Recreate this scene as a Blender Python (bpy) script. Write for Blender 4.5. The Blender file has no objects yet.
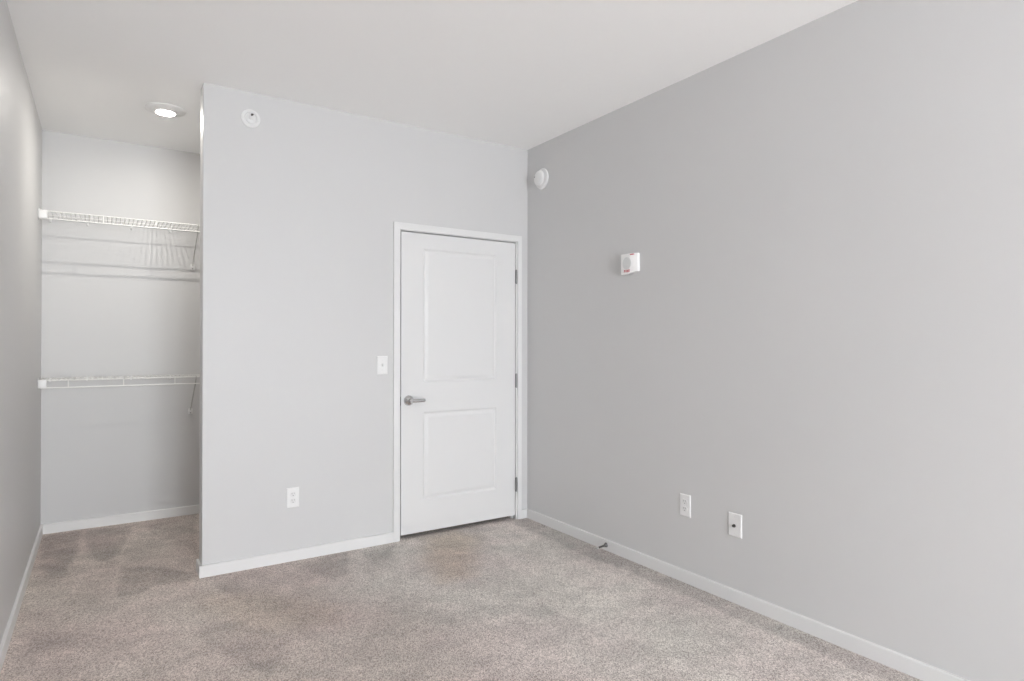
import bpy, bmesh, math, random
from mathutils import Vector, Matrix, noise
S = bpy.context.scene
C = S.collection
PI = math.pi

# ------------------------------------------------------------------ room dimensions (metres)
LX, RX = -0.342, 2.659          # left and right wall faces
PX = 0.4674                     # free end of the partition
DY = 3.8404                     # partition face with the door
PT = 0.115                      # partition thickness
BY = 5.298                      # closet back wall
RY = -4.70                      # rear wall with the window
H = 2.743
CX = 1.40                       # far end of the closet behind the partition

# ------------------------------------------------------------------ camera
F, YAW, PIT, ROL, CH = 625.01, 0.58096, 0.00442, -0.00097, 1.2971
r = Vector((math.cos(YAW), -math.sin(YAW), 0))
fw = Vector((math.sin(YAW)*math.cos(PIT), math.cos(YAW)*math.cos(PIT), math.sin(PIT)))
u = r.cross(fw)
r2 = r*math.cos(ROL) - u*math.sin(ROL)
u2 = r*math.sin(ROL) + u*math.cos(ROL)
cd = bpy.data.cameras.new('camera')
cd.sensor_width = 36.0
cd.lens = F/1024*36.0
cd.clip_start = 0.02
cam = bpy.data.objects.new('camera', cd)
C.objects.link(cam)
M = Matrix((r2, u2, -fw)).transposed().to_4x4()
M.translation = (0, 0, CH)
cam.matrix_world = M
S.camera = cam

# ------------------------------------------------------------------ world, daylight, exposure
W = bpy.data.worlds.new('daylight_sky')
S.world = W
W.use_nodes = True
bg = W.node_tree.nodes['Background']
SKY, GROUND = 39.5, 30.0                     # sky overhead and ground outside, in scene radiance
wn, wl = W.node_tree.nodes, W.node_tree.links
w_tc = wn.new('ShaderNodeTexCoord')
w_sep = wn.new('ShaderNodeSeparateXYZ')
w_ramp = wn.new('ShaderNodeMapRange')
w_ramp.inputs['From Min'].default_value = -0.25
w_ramp.inputs['From Max'].default_value = 0.35
w_ramp.inputs['To Min'].default_value = GROUND
w_ramp.inputs['To Max'].default_value = SKY
wl.new(w_tc.outputs['Generated'], w_sep.inputs[0])
wl.new(w_sep.outputs['Z'], w_ramp.inputs['Value'])
wl.new(w_ramp.outputs[0], bg.inputs['Strength'])
bg.inputs['Color'].default_value = (0.925, 0.968, 1.015, 1)

# tall window in the rear wall: the only way the daylight gets in
WX0, WX1, WZ0, WZ1 = -0.20, 1.75, 0.10, 2.10
ld = bpy.data.lights.new('window_portal', 'AREA')
ld.shape = 'RECTANGLE'
ld.size, ld.size_y = WX1-WX0, WZ1-WZ0
ld.cycles.is_portal = True                  # only guides the sampling of the sky through the window
lo = bpy.data.objects.new('window_portal', ld)
C.objects.link(lo)
lo.location = ((WX0+WX1)/2, RY-0.13, (WZ0+WZ1)/2)
lo.rotation_euler = (PI/2, 0, 0)

LAMP = 43.0                                # closet ceiling light, lens radiance

S.view_settings.view_transform = 'Standard'
S.view_settings.look = 'None'
S.view_settings.exposure = 0.0
S.view_settings.gamma = 1.0
S.view_settings.use_curve_mapping = False
S.cycles.max_bounces = 16
S.cycles.diffuse_bounces = 10
S.cycles.glossy_bounces = 4
S.cycles.transparent_max_bounces = 8
S.cycles.use_adaptive_sampling = False
S.cycles.caustics_reflective = False
S.cycles.caustics_refractive = False
S.cycles.sample_clamp_indirect = 20.0

# ------------------------------------------------------------------ materials
def mat(name, col, rough=0.5, metal=0.0, spec=0.5, bump=None, emit=None, vary=0.0):
    m = bpy.data.materials.new(name)
    m.use_nodes = True
    nt = m.node_tree
    b = nt.nodes['Principled BSDF']
    b.inputs['Base Color'].default_value = (*col, 1)
    b.inputs['Roughness'].default_value = rough
    b.inputs['Metallic'].default_value = metal
    b.inputs['Specular IOR Level'].default_value = spec
    tc = nt.nodes.new('ShaderNodeTexCoord')
    if vary:
        n = nt.nodes.new('ShaderNodeTexNoise')
        n.inputs['Scale'].default_value = 3.0
        nt.links.new(tc.outputs['Object'], n.inputs['Vector'])
        mr = nt.nodes.new('ShaderNodeMixRGB')
        mr.inputs[1].default_value = (*[c*(1-vary) for c in col], 1)
        mr.inputs[2].default_value = (*[min(1, c*(1+vary)) for c in col], 1)
        nt.links.new(n.outputs['Fac'], mr.inputs[0])
        nt.links.new(mr.outputs[0], b.inputs['Base Color'])
    if bump:
        sc, st, dist = bump
        n = nt.nodes.new('ShaderNodeTexNoise')
        n.inputs['Scale'].default_value = sc
        n.inputs['Detail'].default_value = 3
        nt.links.new(tc.outputs['Object'], n.inputs['Vector'])
        bp = nt.nodes.new('ShaderNodeBump')
        bp.inputs['Strength'].default_value = st
        bp.inputs['Distance'].default_value = dist
        nt.links.new(n.outputs['Fac'], bp.inputs['Height'])
        nt.links.new(bp.outputs['Normal'], b.inputs['Normal'])
    if emit:
        b.inputs['Emission Color'].default_value = (*emit[0], 1)
        b.inputs['Emission Strength'].default_value = emit[1]
    return m

M_wall = mat('wall_paint_grey', (0.610, 0.609, 0.608), 0.48, spec=0.35, bump=(160, 0.10, 0.0015), vary=0.006)
M_ceil = mat('ceiling_paint_white', (0.95, 0.95, 0.945), 0.75, spec=0.2, bump=(110, 0.12, 0.002))
M_trim = mat('trim_paint_white', (0.73, 0.73, 0.725), 0.38, spec=0.4)
M_door = mat('door_paint_white', (0.715, 0.714, 0.712), 0.40, spec=0.4, bump=(90, 0.03, 0.001))
M_plate = mat('plate_plastic_white', (0.79, 0.79, 0.785), 0.32, spec=0.5)
M_recep = mat('receptacle_plastic_white', (0.73, 0.73, 0.725), 0.35)
M_slot = mat('slot_dark', (0.05, 0.05, 0.05), 0.6)
M_slit = mat('plug_slot_grey', (0.22, 0.22, 0.22), 0.6)
M_nickel = mat('satin_nickel', (0.62, 0.62, 0.62), 0.22, metal=1.0)
M_hinge = mat('brushed_hinge_steel', (0.27, 0.27, 0.265), 0.42, metal=1.0)
M_chrome = mat('door_stop_chrome', (0.17, 0.165, 0.16), 0.3, metal=1.0)
M_rubber = mat('door_stop_rubber', (0.55, 0.54, 0.52), 0.7)
M_wire = mat('shelf_vinyl_white', (0.80, 0.80, 0.78), 0.35)
M_brace = mat('brace_wire_grey', (0.52, 0.515, 0.50), 0.45)
M_det = mat('detector_plastic_white', (0.82, 0.82, 0.815), 0.40)
M_alarm = mat('alarm_plastic_white', (0.85, 0.845, 0.84), 0.35)
M_grille = mat('alarm_grille_grey', (0.70, 0.71, 0.705), 0.5)
M_red = mat('alarm_red_ink', (0.52, 0.05, 0.07), 0.5)
M_spk = mat('sprinkler_white_enamel', (0.75, 0.75, 0.745), 0.35)
M_spk_dark = mat('sprinkler_dark', (0.06, 0.05, 0.05), 0.2)
M_ring = mat('light_trim_white', (0.80, 0.795, 0.785), 0.45)
M_lens = mat('light_lens', (0.9, 0.9, 0.88), 0.5, emit=((1.0, 0.955, 0.89), LAMP))
M_core = mat('light_bulb_core', (0.9, 0.9, 0.88), 0.5, emit=((1.0, 0.955, 0.89), LAMP*88))
M_vinyl = mat('window_vinyl_white', (0.80, 0.80, 0.79), 0.4)

def glass():
    m = bpy.data.materials.new('window_glass')
    m.use_nodes = True
    nt = m.node_tree
    nt.nodes.clear()
    o = nt.nodes.new('ShaderNodeOutputMaterial')
    mx = nt.nodes.new('ShaderNodeMixShader')
    t = nt.nodes.new('ShaderNodeBsdfTransparent')
    g = nt.nodes.new('ShaderNodeBsdfGlossy')
    g.inputs['Roughness'].default_value = 0.02
    mx.inputs[0].default_value = 0.06
    nt.links.new(t.outputs[0], mx.inputs[1])
    nt.links.new(g.outputs[0], mx.inputs[2])
    nt.links.new(mx.outputs[0], o.inputs['Surface'])
    return m
M_glass = glass()

def carpet():
    m = bpy.data.materials.new('carpet_taupe_pile')
    m.use_nodes = True
    nt = m.node_tree
    N, L = nt.nodes, nt.links
    b = N['Principled BSDF']
    b.inputs['Roughness'].default_value = 0.95
    b.inputs['Specular IOR Level'].default_value = 0.1
    b.inputs['Sheen Weight'].default_value = 0.15
    b.inputs['Sheen Roughness'].default_value = 0.6
    tc = N.new('ShaderNodeTexCoord')
    rot = N.new('ShaderNodeVectorRotate')          # tufts lie longer along the way the pile leans
    rot.rotation_type = 'Z_AXIS'; rot.inputs['Angle'].default_value = 0.52
    L.new(tc.outputs['Object'], rot.inputs['Vector'])
    lean = N.new('ShaderNodeVectorMath'); lean.operation = 'MULTIPLY'
    lean.inputs[1].default_value = (1.0, 0.50, 1.0)
    L.new(rot.outputs[0], lean.inputs[0])
    def noise_n(scale, detail=2.0, rough=0.5):
        n = N.new('ShaderNodeTexNoise')
        n.inputs['Scale'].default_value = scale
        n.inputs['Detail'].default_value = detail
        n.inputs['Roughness'].default_value = rough
        L.new((lean if scale > 100 else tc).outputs[0 if scale > 100 else 'Object'], n.inputs['Vector'])
        return n
    vor = N.new('ShaderNodeTexVoronoi')           # tufts, about 6 mm across
    vor.inputs['Scale'].default_value = 330.0
    L.new(lean.outputs[0], vor.inputs['Vector'])
    sep = N.new('ShaderNodeSeparateColor')
    L.new(vor.outputs['Color'], sep.inputs[0])
    fine = noise_n(520, 3, 0.65)
    mixf = N.new('ShaderNodeMath'); mixf.operation = 'MULTIPLY_ADD'
    L.new(sep.outputs[0], mixf.inputs[0]); mixf.inputs[1].default_value = 0.42
    half = N.new('ShaderNodeMath'); half.operation = 'MULTIPLY'
    L.new(fine.outputs['Fac'], half.inputs[0]); half.inputs[1].default_value = 0.58
    L.new(half.outputs[0], mixf.inputs[2])
    ramp = N.new('ShaderNodeValToRGB')
    e = ramp.color_ramp.elements
    e[0].position = 0.27; e[0].color = (0.275, 0.238, 0.218, 1)
    e[1].position = 0.72; e[1].color = (0.85, 0.80, 0.755, 1)
    k = e.new(0.50); k.color = (0.595, 0.546, 0.508, 1)
    L.new(mixf.outputs[0], ramp.inputs[0])
    # hue drift between taupe-rose and beige, in broad patches
    hue = noise_n(1.7, 3, 0.55)
    mh = N.new('ShaderNodeMixRGB'); mh.blend_type = 'MULTIPLY'; mh.inputs[0].default_value = 1.0
    tint = N.new('ShaderNodeValToRGB')
    t = tint.color_ramp.elements
    t[0].position = 0.38; t[0].color = (1.02, 0.985, 0.985, 1)
    t[1].position = 0.62; t[1].color = (0.99, 1.005, 0.985, 1)
    L.new(hue.outputs['Fac'], tint.inputs[0])
    L.new(ramp.outputs[0], mh.inputs[1]); L.new(tint.outputs[0], mh.inputs[2])
    # pile brushed by feet and the vacuum cleaner, plus plain darker areas
    at = N.new('ShaderNodeAttribute'); at.attribute_name = 'pile_direction'
    sc2 = N.new('ShaderNodeSeparateColor'); L.new(at.outputs['Color'], sc2.inputs[0])
    scuff = noise_n(7.0, 5, 0.6)
    add = N.new('ShaderNodeMath'); add.operation = 'MULTIPLY_ADD'
    L.new(scuff.outputs['Fac'], add.inputs[0]); add.inputs[1].default_value = 0.50
    L.new(sc2.outputs[0], add.inputs[2])
    mr = N.new('ShaderNodeMapRange')
    mr.inputs['From Min'].default_value = 0.25; mr.inputs['From Max'].default_value = 1.25
    mr.inputs['To Min'].default_value = 0.58; mr.inputs['To Max'].default_value = 1.38
    L.new(add.outputs[0], mr.inputs['Value'])
    mv = N.new('ShaderNodeMixRGB'); mv.blend_type = 'MULTIPLY'; mv.inputs[0].default_value = 1.0
    L.new(mh.outputs[0], mv.inputs[1]); L.new(mr.outputs[0], mv.inputs[2])
    # traffic soil, slightly brown
    so = N.new('ShaderNodeMixRGB'); so.blend_type = 'MULTIPLY'
    L.new(sc2.outputs[1], so.inputs[0]); L.new(mv.outputs[0], so.inputs[1])
    so.inputs[2].default_value = (0.97, 0.90, 0.82, 1)
    ro = N.new('ShaderNodeMixRGB'); ro.blend_type = 'MULTIPLY'
    L.new(sc2.outputs[2], ro.inputs[0]); L.new(so.outputs[0], ro.inputs[1])
    ro.inputs[2].default_value = (0.885, 0.84, 0.825, 1)
    L.new(ro.outputs[0], b.inputs['Base Color'])
    bp = N.new('ShaderNodeBump')
    bp.inputs['Strength'].default_value = 0.4
    bp.inputs['Distance'].default_value = 0.006
    L.new(mixf.outputs[0], bp.inputs['Height'])
    L.new(bp.outputs['Normal'], b.inputs['Normal'])
    return m
M_carpet = carpet()

# ------------------------------------------------------------------ mesh helpers
def box(bm, lo, hi, bev=0.0, seg=1):
    lo, hi = Vector(lo), Vector(hi)
    m = Matrix.Translation((lo+hi)/2) @ Matrix.Diagonal((*(hi-lo), 1))
    g = bmesh.ops.create_cube(bm, size=1.0, matrix=m)
    if bev:
        es = list({e for v in g['verts'] for e in v.link_edges})
        bmesh.ops.bevel(bm, geom=es, offset=bev, segments=seg, profile=0.5, affect='EDGES')

def frame_of(d):
    d = d.normalized()
    a = Vector((0, 0, 1)) if abs(d.z) < 0.9 else Vector((1, 0, 0))
    x = d.cross(a).normalized()
    return x, d.cross(x).normalized()

def tube(bm, pts, rad, n=8):
    pts = [Vector(p) for p in pts]
    rings = []
    for i, p in enumerate(pts):
        if i == 0: d = pts[1]-p
        elif i == len(pts)-1: d = p-pts[i-1]
        else: d = (pts[i+1]-p).normalized() + (p-pts[i-1]).normalized()
        x, y = frame_of(d)
        rr = rad[i] if isinstance(rad, (list, tuple)) else rad
        rings.append([bm.verts.new(p + x*rr*math.cos(2*PI*k/n) + y*rr*math.sin(2*PI*k/n)) for k in range(n)])
    for a, b in zip(rings, rings[1:]):
        best = min(range(n), key=lambda s: (a[0].co-b[s].co).length)
        for k in range(n):
            bm.faces.new((a[k], a[(k+1) % n], b[(k+1+best) % n], b[(k+best) % n]))
    bm.faces.new(rings[0][::-1]); bm.faces.new(rings[-1])

def lathe(bm, prof, n=40, axis=(0, -1, 0), c=(0, 0, 0)):
    """prof: (radius, distance along axis); closed at both ends when the radius is 0."""
    ax = Vector(axis).normalized(); x, y = frame_of(ax); c = Vector(c)
    rings = []
    for rr, t in prof:
        if rr < 1e-6:
            rings.append([bm.verts.new(c + ax*t)])
        else:
            rings.append([bm.verts.new(c + ax*t + x*rr*math.cos(2*PI*k/n) + y*rr*math.sin(2*PI*k/n)) for k in range(n)])
    for a, b in zip(rings, rings[1:]):
        for k in range(n):
            if len(a) == 1 and len(b) == 1: continue
            if len(a) == 1: bm.faces.new((a[0], b[(k+1) % n], b[k]))
            elif len(b) == 1: bm.faces.new((a[k], a[(k+1) % n], b[0]))
            else: bm.faces.new((a[k], a[(k+1) % n], b[(k+1) % n], b[k]))

def prism(bm, prof, axis_pts):
    """sweep a closed 2-D profile given as 3-D points from one place to another"""
    a = [bm.verts.new(Vector(p)+Vector(axis_pts[0])) for p in prof]
    b = [bm.verts.new(Vector(p)+Vector(axis_pts[1])) for p in prof]
    n = len(prof)
    for k in range(n):
        bm.faces.new((a[k], a[(k+1) % n], b[(k+1) % n], b[k]))
    bm.faces.new(a[::-1]); bm.faces.new(b)

def mesh_obj(name, bm, m, parent=None, smooth=None, loc=None, rot=None):
    bmesh.ops.recalc_face_normals(bm, faces=bm.faces)
    me = bpy.data.meshes.new(name)
    bm.to_mesh(me); bm.free()
    if smooth is not None:
        me.polygons.foreach_set('use_smooth', [True]*len(me.polygons))
        me.set_sharp_from_angle(angle=math.radians(smooth))
    me.materials.append(m)
    o = bpy.data.objects.new(name, me)
    C.objects.link(o)
    if parent: o.parent = parent
    if loc: o.location = loc
    if rot: o.rotation_euler = rot
    return o

def struct(name, bm, m, **k):
    o = mesh_obj(name, bm, m, **k)
    o['kind'] = 'structure'
    return o

def thing(name, label, cat, loc, rotz=0.0, group=None):
    o = bpy.data.objects.new(name, None)
    o.empty_display_size = 0.05
    C.objects.link(o)
    o.location = loc
    o.rotation_euler = (0, 0, rotz)
    o['label'] = label; o['category'] = cat
    if group: o['group'] = group
    return o

def copy_thing(root, loc, rotz, label):
    c = root.copy(); C.objects.link(c)
    c.location = loc; c.rotation_euler = (0, 0, rotz); c['label'] = label
    def kids(src, dst):
        for ch in list(src.children):
            k = ch.copy(); C.objects.link(k); k.parent = dst
            kids(ch, k)
    kids(root, c)
    return c

NB = bmesh.new
TH = 0.12
# ------------------------------------------------------------------ the setting
# floor: a fine grid carrying the brushed directions of the pile
PATCHES = [
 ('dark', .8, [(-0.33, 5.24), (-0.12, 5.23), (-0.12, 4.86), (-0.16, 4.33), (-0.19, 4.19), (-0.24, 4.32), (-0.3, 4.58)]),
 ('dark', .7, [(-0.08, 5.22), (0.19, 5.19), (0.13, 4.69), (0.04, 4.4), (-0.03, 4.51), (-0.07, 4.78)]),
 ('light', .45, [(-0.1, 4.97), (-0.14, 4.43), (-0.04, 4.41)]),
 ('light', .6, [(0.2, 5.1), (0.24, 5.1), (0.12, 4.51), (0.1, 4.27), (0.07, 3.93), (0.04, 3.95), (0.09, 4.4), (0.14, 4.78)]),
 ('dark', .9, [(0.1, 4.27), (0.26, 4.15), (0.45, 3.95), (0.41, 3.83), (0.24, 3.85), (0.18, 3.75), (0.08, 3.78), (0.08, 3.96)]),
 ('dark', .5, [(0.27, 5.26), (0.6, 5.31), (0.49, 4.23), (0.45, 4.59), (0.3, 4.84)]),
 ('dark', .7, [(0.98, 3.77), (1.28, 3.81), (1.16, 3.43), (1.06, 3.42), (1.0, 3.56)]),
 ('light', .4, [(1.28, 3.76), (1.35, 3.75), (1.35, 3.55), (1.19, 3.45)]),
 ('dark', .7, [(1.35, 3.75), (1.57, 3.77), (1.46, 3.55), (1.33, 3.58)]),
 ('dark', .8, [(2.56, 3.89), (2.65, 3.85), (2.66, 3.38), (2.66, 3.01), (2.66, 0.6), (2.52, 0.6), (2.51, 2.23), (2.50, 2.68), (2.46, 3.04), (2.50, 3.33), (2.47, 3.72)]),  # darker band along the foot of the right wall
 ('dark', .35, [(1.88, 2.7), (2.08, 2.52), (1.98, 2.44), (1.84, 2.54)]),
 ('brown', 1.0, [(1.82, 3.8), (2.04, 3.82), (2.1, 3.62), (1.73, 3.05), (1.54, 3.05), (1.62, 3.41)]),
 ('brown', .5, [(0.43, 3.59), (0.69, 3.46), (0.98, 3.03), (0.92, 2.88), (0.59, 2.96), (0.41, 3.43)]),
 ('light', .45, [(2.26, 3.86), (2.51, 3.84), (2.38, 3.08), (2.46, 2.28), (2.0, 1.85), (1.82, 2.35), (2.01, 3.16)]),
 ('dark', .5, [(0.39, 3.23), (0.56, 3.09), (0.71, 2.83), (0.55, 2.56), (0.36, 2.98)]),  # this and the next: darker tone at the left front
 ('dark', .5, [(-0.27, 3.56), (-0.0, 3.31), (0.14, 3.18), (0.11, 3.06), (-0.06, 3.21), (-0.24, 3.32)]),
]
def inside_dist(p, poly):
    n = len(poly); ins = False; best = 9.0
    for i in range(n):
        x1, y1 = poly[i]; x2, y2 = poly[(i+1) % n]
        if (y1 > p[1]) != (y2 > p[1]) and p[0] < (x2-x1)*(p[1]-y1)/(y2-y1)+x1: ins = not ins
        dx, dy = x2-x1, y2-y1
        t = max(0, min(1, ((p[0]-x1)*dx+(p[1]-y1)*dy)/(dx*dx+dy*dy+1e-12)))
        best = min(best, math.hypot(p[0]-x1-t*dx, p[1]-y1-t*dy))
    return best if ins else -best
def build_floor():
    bm = NB()
    step = 0.014
    nx = int((RX-LX)/step); y0 = RY
    ny = int((BY-y0)/step)
    vs = [[bm.verts.new((LX+(RX-LX)*i/nx, y0+(BY-y0)*j/ny, 0)) for i in range(nx+1)] for j in range(ny+1)]
    for j in range(ny):
        for i in range(nx):
            bm.faces.new((vs[j][i], vs[j][i+1], vs[j+1][i+1], vs[j+1][i]))
    o = struct('floor', bm, M_carpet)
    me = o.data
    ca = me.color_attributes.new('pile_direction', 'FLOAT_COLOR', 'POINT')
    boxes = [(min(q[0] for q in p)-.12, max(q[0] for q in p)+.12, min(q[1] for q in p)-.12, max(q[1] for q in p)+.12) for _, _, p in PATCHES]
    for v in me.vertices:
        x, y = v.co.x, v.co.y
        val, soil = 0.5, 0.0
        val += 0.15*noise.noise((x*2.1, y*2.1, 3.0)) + 0.17*noise.noise((x*5.5+y*2, y*6.0, 9.0)) + 0.14*noise.noise((x*13.0, y*13.0, 4.0))
        for (k, w, poly), bb in zip(PATCHES, boxes):
            if not (bb[0] < x < bb[1] and bb[2] < y < bb[3]): continue
            soft = 0.10 if k == 'brown' else (0.024 if len(poly) > 7 or y < 3.7 else 0.014)
            wob = 0.02*noise.noise((x*11, y*11, 1.0))
            f = max(0, min(1, 0.5+(inside_dist((x, y), poly)+wob)/(2*soft)))
            f = f*f*(3-2*f)
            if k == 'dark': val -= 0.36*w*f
            elif k == 'light': val += 0.26*w*f
            else: soil = max(soil, w*f); val -= 0.15*w*f
        # darker, rosier tint over the left half of the room and in the closet
        q = (x-0.55*(3.4-y)*0.35-1.15+0.25*noise.noise((x*1.7, y*1.7, 5.0)))/0.9
        rose = max(0, min(1, 0.5-q)); rose = rose*rose*(3-2*rose)
        ca.data[v.index].color = (max(0, min(1, val)), soil, rose, 1)
    return o
build_floor()

bm = NB(); box(bm, (LX-TH, RY-TH, H), (RX+TH, BY+TH, H+TH)); struct('ceiling', bm, M_ceil)
bm = NB(); box(bm, (LX-TH, RY-TH, -TH), (LX, BY+TH, H)); struct('wall_left', bm, M_wall)
bm = NB(); box(bm, (RX, RY-TH, -TH), (RX+TH, BY+TH, H)); struct('wall_right', bm, M_wall)
bm = NB(); box(bm, (LX, BY, -TH), (RX, BY+TH, H)); struct('wall_back', bm, M_wall)
# partition with the door opening; its free end has a rounded drywall corner
OX0, OX1, OZ = 1.628, 2.572, 2.050         # rough opening, covered by the jamb
bm = NB()
out = [(PX, -.02), (OX0, -.02), (OX0, OZ), (OX1, OZ), (OX1, -.02), (RX, -.02), (RX, H), (PX, H)]
prism(bm, [(x, 0, z) for x, z in out], ((0, DY, 0), (0, DY+PT, 0)))
bmesh.ops.bevel(bm, geom=[e for e in bm.edges if all(abs(v.co.x-PX) < 1e-5 for v in e.verts) and abs(e.verts[0].co.z-e.verts[1].co.z) > 1],
                offset=.004, segments=3, profile=0.5, affect='EDGES')
struct('wall_partition', bm, M_wall)
bm = NB(); box(bm, (CX, DY+PT, -0.02), (CX+0.1, BY, H)); struct('wall_closet', bm, M_wall)
# rear wall round the window
bm = NB()
box(bm, (LX, RY-TH, -TH), (WX0, RY, H)); box(bm, (WX1, RY-TH, -TH), (RX, RY, H))
box(bm, (WX0, RY-TH, -TH), (WX1, RY, WZ0)); box(bm, (WX0, RY-TH, WZ1), (WX1, RY, H))
struct('wall_rear', bm, M_wall)
bm = NB()
fx = 0.05
box(bm, (WX0, RY-TH, WZ0), (WX0+fx, RY-0.03, WZ1), .004); box(bm, (WX1-fx, RY-TH, WZ0), (WX1, RY-0.03, WZ1), .004)
box(bm, (WX0, RY-TH, WZ0), (WX1, RY-0.03, WZ0+fx), .004); box(bm, (WX0, RY-TH, WZ1-fx), (WX1, RY-0.03, WZ1), .004)
box(bm, ((WX0+WX1)/2-.025, RY-TH, WZ0+fx), ((WX0+WX1)/2+.025, RY-0.03, WZ1-fx), .004)
win = struct('window_1', bm, M_vinyl)
bm = NB(); box(bm, (WX0+fx, RY-0.085, WZ0+fx), (WX1-fx, RY-0.080, WZ1-fx)); mesh_obj('pane', bm, M_glass, win)
bm = NB(); box(bm, (WX0-.04, RY-.02, WZ0-.025), (WX1+.04, RY+.05, WZ0), .005); mesh_obj('window_sill', bm, M_trim, win)

# baseboards: thin board with an eased top edge
BH, BT = 0.0655, 0.014
def base_prof(n):           # n: unit vector out of the wall
    n = Vector(n); z = Vector((0, 0, 1))
    pts = [(-.002, -.01), (BT, -.01), (BT, BH-.004), (BT-.0015, BH-.001), (BT-.004, BH), (-.002, BH)]
    return [n*a + z*b for a, b in pts]
bm = NB(); prism(bm, base_prof((1, 0, 0)), ((LX, RY, 0), (LX, BY, 0))); struct('baseboard_left', bm, M_trim)
bm = NB(); prism(bm, base_prof((0, -1, 0)), ((LX+BT, BY, 0), (CX, BY, 0))); struct('baseboard_back', bm, M_trim)
bm = NB(); prism(bm, base_prof((-1, 0, 0)), ((RX, RY, 0), (RX, DY, 0))); struct('baseboard_right', bm, M_trim)
CO0, CO1, CI0, CI1 = 1.591, 2.600, 1.634, 2.566     # casing outer and inner edges
bm = NB()
prism(bm, base_prof((0, -1, 0)), ((PX-BT, DY, 0), (CO0, DY, 0)))
prism(bm, base_prof((-1, 0, 0)), ((PX, DY-BT+.001, 0), (PX, DY+PT+BT, 0)))
prism(bm, base_prof((0, -1, 0)), ((CO1, DY, 0), (RX-BT, DY, 0)))
struct('baseboard_partition', bm, M_trim)

# door casing and jamb
ZC, ZI, CT = 2.090, 2.0455, 0.014
bm = NB()
box(bm, (CO0, DY-CT, -0.005), (CI0, DY+.001, ZC), .0025, 2)
box(bm, (CI1, DY-CT, -0.005), (CO1, DY+.001, ZC), .0025, 2)
box(bm, (CI0-.003, DY-CT, ZI), (CI1+.003, DY+.001, ZC), .0025, 2)
struct('trim_1', bm, M_trim)
bm = NB()
JX0, JX1, JZ = 1.6425, 2.5575, 2.0425
box(bm, (OX0, DY, -.005), (JX0, DY+PT, JZ)); box(bm, (JX1, DY, -.005), (OX1, DY+PT, JZ))
box(bm, (OX0, DY, JZ), (OX1, DY+PT, OZ))
box(bm, (JX0, DY+.045, -.005), (JX0+.012, DY+.08, JZ)); box(bm, (JX1-.012, DY+.045, -.005), (JX1, DY+.08, JZ))
box(bm, (JX0, DY+.045, JZ-.012), (JX1, DY+.08, JZ))
jam = struct('trim_2', bm, M_trim)
bm = NB(); box(bm, (JX0-.0005, DY+.002, .88), (JX0+.001, DY+.030, .945)); mesh_obj('strike_plate', bm, M_hinge, jam)

# ------------------------------------------------------------------ door slab with two raised panels
def build_door():
    bm = NB()
    x0, x1, z0, z1 = 1.6510, 2.5525, 0.030, 2.0350
    yf, yb = DY+.006, DY+.042
    P = [(1.811, 2.392, 1.034, 1.935), (1.811, 2.392, 0.240, 0.834)]
    xs = [x0, P[0][0], P[0][1], x1]
    zs = [z0, P[1][2], P[1][3], P[0][2], P[0][3], z1]
    for i in range(3):
        for j in range(5):
            if i == 1 and j in (1, 3): continue
            bm.faces.new([bm.verts.new(v) for v in ((xs[i], yf, zs[j]), (xs[i+1], yf, zs[j]), (xs[i+1], yf, zs[j+1]), (xs[i], yf, zs[j+1]))])
    loops = [(0, 0), (.003, .002), (.009, .0085), (.013, .010), (.019, .010), (.034, .004), (.040, .0025), (.043, .0025)]
    for a, b, c, d in P:
        prev = None
        for ins, dep in loops:
            cur = [bm.verts.new(v) for v in ((a+ins, yf+dep, c+ins), (b-ins, yf+dep, c+ins), (b-ins, yf+dep, d-ins), (a+ins, yf+dep, d-ins))]
            if prev:
                for k in range(4):
                    bm.faces.new((prev[k], prev[(k+1) % 4], cur[(k+1) % 4], cur[k]))
            prev = cur
        bm.faces.new(prev)
    bk = [bm.verts.new(v) for v in ((x0, yb, z0), (x1, yb, z0), (x1, yb, z1), (x0, yb, z1))]
    ft = [bm.verts.new(v) for v in ((x0, yf, z0), (x1, yf, z0), (x1, yf, z1), (x0, yf, z1))]
    bm.faces.new(bk)
    for k in range(4):
        bm.faces.new((ft[k], ft[(k+1) % 4], bk[(k+1) % 4], bk[k]))
    bmesh.ops.remove_doubles(bm, verts=bm.verts, dist=1e-5)
    return struct('door_1', bm, M_door, smooth=20)
door = build_door()
for zc in (1.787, 1.022, 0.257):
    bm = NB()
    for k in range(5):
        a = zc-.049+k*.0196
        tube(bm, [(2.5565, DY-.004, a), (2.5565, DY-.004, a+.0188)], .0068, 14)
    tube(bm, [(2.5565, DY-.004, zc-.053), (2.5565, DY-.004, zc+.053)], .0045, 12)
    box(bm, (2.5505, DY-.001, zc-.049), (2.5625, DY+.002, zc+.049))
    hg = mesh_obj('hinge', bm, M_hinge, door, smooth=40)
    hg['label'] = 'steel hinge knuckle'
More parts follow.
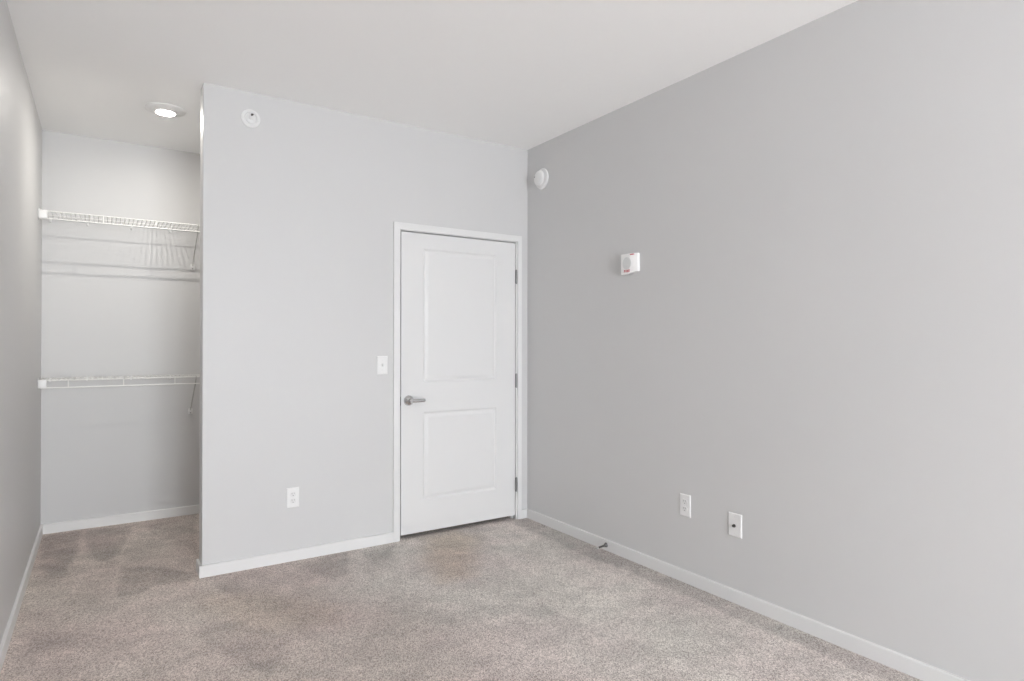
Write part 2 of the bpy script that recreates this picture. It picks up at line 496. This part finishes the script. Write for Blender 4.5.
# lever handle
bm = NB()
hx, hz, hy = 1.704, 0.917, DY+.006
lathe(bm, [(0, 0), (.0335, 0), (.0345, .003), (.0335, .009), (.030, .016), (.024, .021), (.017, .0245), (.0135, .027), (.012, .034), (.012, .050), (.009, .054), (0, .055)], 40, (0, -1, 0), (hx, hy, hz))
handle = mesh_obj('door_handle', bm, M_nickel, door, smooth=35)
handle['label'] = 'satin nickel lever handle'
bm = NB()
pts, rad = [], []
for k in range(13):
    t = k/12
    pts.append((hx-.004+t*.106, hy-.042-.003*math.sin(PI*t), hz-.001*math.sin(PI*t)))
    rad.append((.0120-.0008*t)*(0.80 if k in (0, 12) else 1))
tube(bm, pts, rad, 16)
for v in bm.verts:
    v.co.y = (hy-.043) + (v.co.y-(hy-.043))*0.62
mesh_obj('lever', bm, M_nickel, handle, smooth=50)
bm = NB(); box(bm, (1.6500, DY+.010, .885), (1.6515, DY+.036, .942)); mesh_obj('latch_plate', bm, M_hinge, door)

# ------------------------------------------------------------------ closet wire shelves
def build_shelf(label, loc):
    t = thing('wire_shelf', label, 'shelf', loc, 0, 'wire shelves in the closet')
    Lx = CX-LX-.004
    yfr = -(BY-4.99); lip = -.0475
    bm = NB()                                                   # deck of close wires over three cross rods
    n = int(Lx/.0254)
    for k in range(n):
        x = .016+k*.0254
        tube(bm, [(x, -.004, .003), (x, yfr-.001, .003), (x, yfr-.0045, -.002)], .0022, 8)
    tube(bm, [(.004, -.006, 0), (Lx-.004, -.006, 0)], .0028, 8)
    tube(bm, [(.004, yfr/2, -.0015), (Lx-.004, yfr/2, -.0015)], .0030, 8)
    mesh_obj('wire_deck', bm, M_wire, t, smooth=40)
    bm = NB()
    tube(bm, [(.004, yfr, 0), (Lx-.004, yfr, 0)], .0036, 10)
    tube(bm, [(.004, yfr, lip), (Lx-.004, yfr, lip)], .0042, 10)
    x = POST0-LX
    while x < Lx-.02:
        if x > .05: tube(bm, [(x, yfr, .001), (x, yfr, lip)], .0036, 8)
        x += .3065
    mesh_obj('front_lip', bm, M_wire, t, smooth=40)
    # socket on the side wall that carries the front corner
    for sx in (0, 1):
        bm = NB()
        a, b = (.0005, .047) if sx == 0 else (Lx-.040, Lx+.003)
        box(bm, (a, yfr-.010, lip+.001), (b, yfr+.010, .005), .003, 2)
        if sx == 0:
            box(bm, (.0005, yfr-.006, lip-.004), (.006, yfr+.055, .016), .002, 1)
        br = mesh_obj('end_bracket', bm, M_plate, t, smooth=40)
        bm = NB()
        lathe(bm, [(0, 0), (.005, 0), (.0045, .0015), (.002, .0025), (0, .0026)], 14, (1, 0, 0), ((.006 if sx == 0 else Lx-.040), yfr+.035 if sx == 0 else yfr, -.01))
        if sx == 0: mesh_obj('screw', bm, M_hinge, br, smooth=40)
        else: bm.free()
    # clips along the wall
    for cx in (.047, .256, .517, .765, 1.05, 1.35):
        bm = NB()
        box(bm, (cx-.007, -.009, -.024), (cx+.007, -.0005, .006), .002, 1)
        tube(bm, [(cx, -.009, -.015), (cx, -.0115, -.015)], .0032, 10)
        box(bm, (cx-.005, -.013, -.006), (cx+.005, -.004, .0055), .001)
        mesh_obj('wall_clip', bm, M_plate, t, smooth=40)
    # diagonal support braces
    for cx in (BRX-LX, 1.55):
        bm = NB()
        tube(bm, [(cx, yfr+.001, .006), (cx, yfr-.006, .000), (cx, yfr-.006, -.012), (cx, yfr+.010, -.030), (cx-.004, -.016, -.262), (cx-.004, -.010, -.272)], .0042, 10)
        sb = mesh_obj('support_brace', bm, M_brace, t, smooth=50)
        sb['label'] = 'grey diagonal support brace'
        bm = NB()
        box(bm, (cx-.020, -.020, -.296), (cx+.012, -.0005, -.252), .005, 2)
        fo = mesh_obj('brace_foot', bm, M_plate, sb, smooth=40)
        bm = NB()
        lathe(bm, [(0, .0), (.0042, 0), (.0035, .0018), (0, .002)], 12, (0, -1, 0), (cx-.004, -.020, -.284))
    
        mesh_obj('screw', bm, M_hinge, sb, smooth=40)
    return t
POST0, BRX = 0.005, 0.577
build_shelf('upper white wire shelf in the closet, just below the glowing ceiling light', (LX+.001, BY, 2.143))
POST0, BRX = -0.182, 0.566
build_shelf('lower white wire shelf in the closet, at waist height above the bare carpet', (LX+.001, BY, 1.0545))

# ------------------------------------------------------------------ ceiling lights
def ceiling_light(loc, label, lens_mat):
    t = thing('ceiling_light', label, 'light', loc)
    bm = NB()
    lathe(bm, [(.112, 0), (.1125, .004), (.110, .007), (.090, .014), (.064, .022), (.056, .024), (.0535, .0235), (.053, .018), (.053, 0)], 64, (0, 0, -1))
    mesh_obj('trim_ring', bm, M_ring, t, smooth=35)
    bm = NB()
    lathe(bm, [(.0518, .006), (.0518, .024), (.049, .0275), (.039, .0305), (.021, .0325), (0, .033)], 48, (0, 0, -1))
    ln = mesh_obj('lens', bm, lens_mat, t, smooth=60)
    bm = NB()
    lathe(bm, [(.0163, .0322), (.0160, .0336), (.010, .0344), (0, .0346)], 32, (0, 0, -1))
    mesh_obj('bulb', bm, M_core, ln, smooth=60)
    return t
ceiling_light((.326, 4.405, H), 'round white disk light glowing on the ceiling of the closet', M_lens)

# ------------------------------------------------------------------ wall plates
def plate_mesh(w, h, d=.0055):
    bm = NB()
    a = [(-w/2, -h/2), (w/2, -h/2), (w/2, h/2), (-w/2, h/2)]
    prev = None
    for ins, y in ((0, 0), (0, -.0018), (.0012, -.0034), (.0045, -d), (.007, -d)):
        cur = [bm.verts.new((x-math.copysign(ins, x), y, z-math.copysign(ins, z))) for x, z in a]
        if prev:
            for k in range(4): bm.faces.new((prev[k], prev[(k+1) % 4], cur[(k+1) % 4], cur[k]))
        else: bm.faces.new(cur[::-1])
        prev = cur
    bm.faces.new(prev)
    return bm
def screw(parent, x, z, y=-.0055):
    bm = NB()
    lathe(bm, [(0, 0), (.0032, 0), (.0028, .0010), (0, .0014)], 14, (0, -1, 0), (x, y, z))
    mesh_obj('screw', bm, M_recep, parent, smooth=40)
def on_partition(x, z): return (x, DY, z), 0.0
def on_right(y, z): return (RX, y, z), -PI/2

# duplex outlets
def outlet(label, place):
    t = thing('wall_outlet', label, 'outlet', place[0], place[1], 'wall outlets near the floor')
    mesh_obj('cover_plate', plate_mesh(.073, .119), M_plate, t)
    for s in (1, -1):
        bm = NB()
        zc = s*.0195
        pts = []
        for k in range(28):                                     # round face with flattened top and bottom
            an = 2*PI*k/28
            pts.append((.0172*math.cos(an), max(-.0135, min(.0135, .0172*math.sin(an)))+zc))
        v1 = [bm.verts.new((x, -.005, z)) for x, z in pts]
        v2 = [bm.verts.new((x*.97, -.0078, zc+(z-zc)*.97)) for x, z in pts]
        for k in range(28): bm.faces.new((v1[k], v1[(k+1) % 28], v2[(k+1) % 28], v2[k]))
        bm.faces.new(v2)
        rc = mesh_obj('receptacle', bm, M_recep, t)
        bm = NB()
        box(bm, (-.0075, -.0084, zc+.001), (-.0052, -.0070, zc+.0095))
        box(bm, (.0052, -.0084, zc+.0022), (.0074, -.0070, zc+.0088))
        tube(bm, [(0, -.0070, zc-.0072), (0, -.0084, zc-.0072)], .0027, 12)
        sl = mesh_obj('slots', bm, M_slit, rc)
        sl['label'] = 'grey plug slots'
    screw(t, 0, 0)
    return t
o1 = outlet('white duplex wall outlet low on the wall left of the door', on_partition(.957, .3755))
copy_thing(o1, *on_right(2.3275, .4165), 'white duplex wall outlet low on the right wall, nearer the door than the cable plate')

# light switch
t = thing('light_switch', 'white toggle light switch on the wall just left of the door casing', 'switch', *on_partition(1.5165, 1.1545))
mesh_obj('cover_plate', plate_mesh(.073, .119), M_plate, t)
bm = NB()
box(bm, (-.0062, -.0062, -.0125), (.0062, -.005, .0125), .0006)
mesh_obj('toggle_bezel', bm, M_recep, t)
bm = NB()
prism(bm, [(-.0045, -.005, -.0085), (-.0045, -.005, .0060), (-.0045, -.0150, .0105), (-.0045, -.0155, .0045)], ((0, 0, 0), (.009, 0, 0)))
mesh_obj('toggle', bm, M_recep, t)
for s in (.030, -.030): screw(t, 0, s)

# coaxial cable plate
t = thing('cable_plate', 'white cable jack plate with one dark round socket, low on the right wall', 'wall plate', *on_right(2.0075, .3875))
mesh_obj('cover_plate', plate_mesh(.078, .117), M_plate, t)
bm = NB()
lathe(bm, [(.0085, 0), (.0085, .003), (.0055, .003), (.0055, .011), (.0042, .0115), (.0042, .004), (0, .004)], 24, (0, -1, 0), (-.003, -.0055, -.004))
jk = mesh_obj('coaxial_jack', bm, M_chrome, t, smooth=30)
jk['label'] = 'threaded metal socket'
bm = NB(); lathe(bm, [(0, .0045), (.0041, .0045), (.0041, .0110), (0, .0111)], 16, (0, -1, 0), (-.003, -.0055, -.004)); mesh_obj('socket_hole', bm, M_slot, jk)
for s in (.042, -.042): screw(t, 0, s)

# ------------------------------------------------------------------ fire sprinkler in the partition, high by the closet corner
t = thing('fire_sprinkler', 'round white fire sprinkler head high on the wall beside the closet opening', 'sprinkler', *on_partition(.715, 2.593))
bm = NB()
lathe(bm, [(.033, -.0005), (.052, -.0005), (.0528, .002), (.0515, .0055), (.046, .0085), (.040, .0100), (.0365, .0100), (.0345, .0085), (.0335, .0020), (.0325, .0006), (0, .0004)], 56, (0, -1, 0))
mesh_obj('escutcheon', bm, M_spk, t, smooth=35)
bm = NB()
lathe(bm, [(0, 0), (.0285, 0), (.0290, .003), (.0285, .0065), (.024, .0090), (.012, .0100), (.010, .0125), (.006, .014), (0, .014)], 40, (0, -1, 0))
tube(bm, [(-.009, -.009, .004), (-.011, -.014, .004), (-.008, -.022, .004), (-.002, -.026, .004)], .0020, 8)
tube(bm, [(.009, -.009, .004), (.011, -.014, .004), (.008, -.022, .004), (.002, -.026, .004)], .0020, 8)
lathe(bm, [(0, 0), (.004, 0), (.004, .004), (0, .004)], 14, (0, -1, 0), (0, -.0245, .004))
sb = mesh_obj('sprinkler_body', bm, M_spk, t, smooth=40)
bm = NB()
tube(bm, [(.001, -.0285, .008), (.001, -.0300, .009), (.001, -.0300, .017), (.001, -.0285, .018)], [.0030, .0048, .0048, .0030], 12)
tube(bm, [(.010, -.0100, .017), (.010, -.0135, .018), (.010, -.0135, .023), (.010, -.0100, .024)], [.0025, .0036, .0036, .0025], 12)  # dark plug standing for a slot in the housing
bl = mesh_obj('bulb_and_slot', bm, M_spk_dark, sb, smooth=50)
bl['label'] = 'dark heat sensitive bulb and dark slot'
bm = NB()
for k in range(10):                                             # toothed deflector disc
    a = 2*PI*k/10
    d = Vector((math.cos(a), 0, math.sin(a))); s = Vector((-math.sin(a), 0, math.cos(a)))
    q = [d*.004-s*.0018, d*.0105-s*.0022, d*.0105+s*.0022, d*.004+s*.0018]
    prism(bm, q, ((0, -.0285, .004), (0, -.0298, .004)))
lathe(bm, [(0, 0), (.006, 0), (.006, .0016), (0, .0016)], 24, (0, -1, 0), (0, -.0283, .004))
mesh_obj('deflector', bm, M_spk, sb)

# ------------------------------------------------------------------ smoke detector high on the right wall by the corner
t = thing('smoke_detector', 'round white smoke detector high on the right wall beside the room corner', 'detector', *on_right(3.651, 2.485))
bm = NB()
lathe(bm, [(0, 0), (.074, 0), (.0745, .004), (.072, .010), (.066, .0125), (0, .0125)], 56, (0, -1, 0))
mesh_obj('mounting_base', bm, M_det, t, smooth=35)
bm = NB()
lathe(bm, [(0, .010), (.041, .010), (.041, .019), (.051, .0195), (.0535, .022), (.0545, .028), (.053, .036), (.046, .042), (.030, .0455), (0, .047)], 56, (0, -1, 0))
bd = mesh_obj('sensor_housing', bm, M_det, t, smooth=35)
bm = NB()
for k in range(24):
    a = 2*PI*k/24
    d = Vector((math.cos(a), 0, math.sin(a))); s = Vector((-math.sin(a), 0, math.cos(a)))
    prism(bm, [d*.0400-s*.0036, d*.0418-s*.0036, d*.0418+s*.0036, d*.0400+s*.0036], ((0, -.0140, 0), (0, -.0180, 0)))
vt = mesh_obj('vent_slots', bm, M_slot, bd)
vt['label'] = 'dark vent slots round the rim'
bm = NB(); lathe(bm, [(0, 0), (.005, 0), (.004, .002), (0, .0025)], 14, (0, -1, 0), (-.036, -.0425, .014))
ld_ = mesh_obj('indicator', bm, M_slot, bd, smooth=50)
ld_['label'] = 'dark indicator dot'

# ------------------------------------------------------------------ fire alarm sounder on the right wall
t = thing('fire_alarm', 'white box shaped fire alarm sounder with red lettering on the right wall', 'alarm', *on_right(2.735, 1.773))
def alarm_shell():
    bm = NB()
    def front(x):                                               # depth of the bowed face across its width
        t = max(0, (x-.012)/.054)
        return -.036+.024*t**1.6
    n = 16
    xs = [-.060+.120*k/n for k in range(n+1)]
    def foot(x):                                                # the speaker half hangs a little lower
        t = max(0, min(1, (x+.010)/.045)); t = t*t*(3-2*t)
        return -.062*(1-t)-.050*t
    rings = []
    for x in xs:
        zb, zt, y = foot(x), .060, front(x)
        e = .0045
        rings.append([bm.verts.new(q) for q in ((x, 0, zb+.003), (x, y*.5, zb), (x, y+e, zb), (x, y+e*.3, zb+e*.3), (x, y, zb+e),
                      (x, y, zt-e), (x, y+e*.3, zt-e*.3), (x, y+e, zt), (x, y*.5, zt), (x, 0, zt-.003))])
    for p, q in zip(rings, rings[1:]):
        for k in range(9): bm.faces.new((p[k], q[k], q[k+1], p[k+1]))
    bm.faces.new(rings[0]); bm.faces.new(rings[-1][::-1])
    return bm
pod = mesh_obj('housing', alarm_shell(), M_alarm, t, smooth=35)
bm = NB()
GX, GZ, GR = -.011, .003, .037
lathe(bm, [(0, -.004), (GR, -.004), (GR, .0012), (GR-.002, .0018), (0, .0018)], 48, (0, -1, 0), (GX, -.0350, GZ))
for k in range(-5, 6):                                          # raised grille bars
    zz = k*.0068
    hw = math.sqrt(max(0, (GR-.003)**2-zz*zz))
    box(bm, (GX-hw, -.0380, GZ+zz-.0016), (GX+hw, -.0360, GZ+zz+.0016))
gr = mesh_obj('speaker_grille', bm, M_grille, pod)
gr['label'] = 'round grey speaker grille'
def lettering(txt, size, parent, x, y, z):
    cu = bpy.data.curves.new('letters', 'FONT')
    cu.body = txt; cu.size = size; cu.align_x = 'CENTER'; cu.align_y = 'CENTER'; cu.extrude = .0012; cu.space_character = 1.3
    cu.offset = .0004
    tmp = bpy.data.objects.new('letters', cu); C.objects.link(tmp)
    dg = bpy.context.evaluated_depsgraph_get()
    me = bpy.data.meshes.new_from_object(tmp.evaluated_get(dg))
    bpy.data.objects.remove(tmp); bpy.data.curves.remove(cu)
    me.materials.clear(); me.materials.append(M_red)
    o = bpy.data.objects.new('lettering', me); C.objects.link(o)
    o.parent = parent; o.location = (x, y, z); o.rotation_euler = (PI/2, 0, 0)
    o['label'] = 'red lettering'
    return o
lettering('FIRE', .021, pod, -.010, -.0362, -.044)
bm = NB(); box(bm, (.016, -.0365, .0500), (.042, -.0200, .0550), .0004); rm = mesh_obj('red_mark', bm, M_red, t); rm['label'] = 'small red mark'

# ------------------------------------------------------------------ door stop on the right baseboard
t = thing('door_stop', 'small chrome door stop sticking out of the right baseboard above the carpet', 'door stop', (RX-BT, 2.951, .036), -PI/2)
t.rotation_euler = (0.10, 0, -PI/2)
bm = NB()
lathe(bm, [(0, 0), (.0145, 0), (.0145, .003), (.012, .007), (.0075, .017), (.0058, .020), (0, .020)], 28, (0, -1, 0))
mesh_obj('base', bm, M_chrome, t, smooth=35)
bm = NB()
prof = [(0, .018)]
for k in range(26):
    a = .020+k*.0019
    prof += [(.0046, a), (.0058, a+.00095)]
prof += [(.0046, .0695), (0, .0695)]
lathe(bm, prof, 16, (0, -1, 0))
mesh_obj('spring', bm, M_chrome, t, smooth=50)
bm = NB()
lathe(bm, [(0, .067), (.0068, .067), (.0072, .070), (.0072, .078), (.0058, .081), (0, .0815)], 20, (0, -1, 0))
tp = mesh_obj('tip', bm, M_rubber, t, smooth=35)
tp['label'] = 'pale rubber tip'
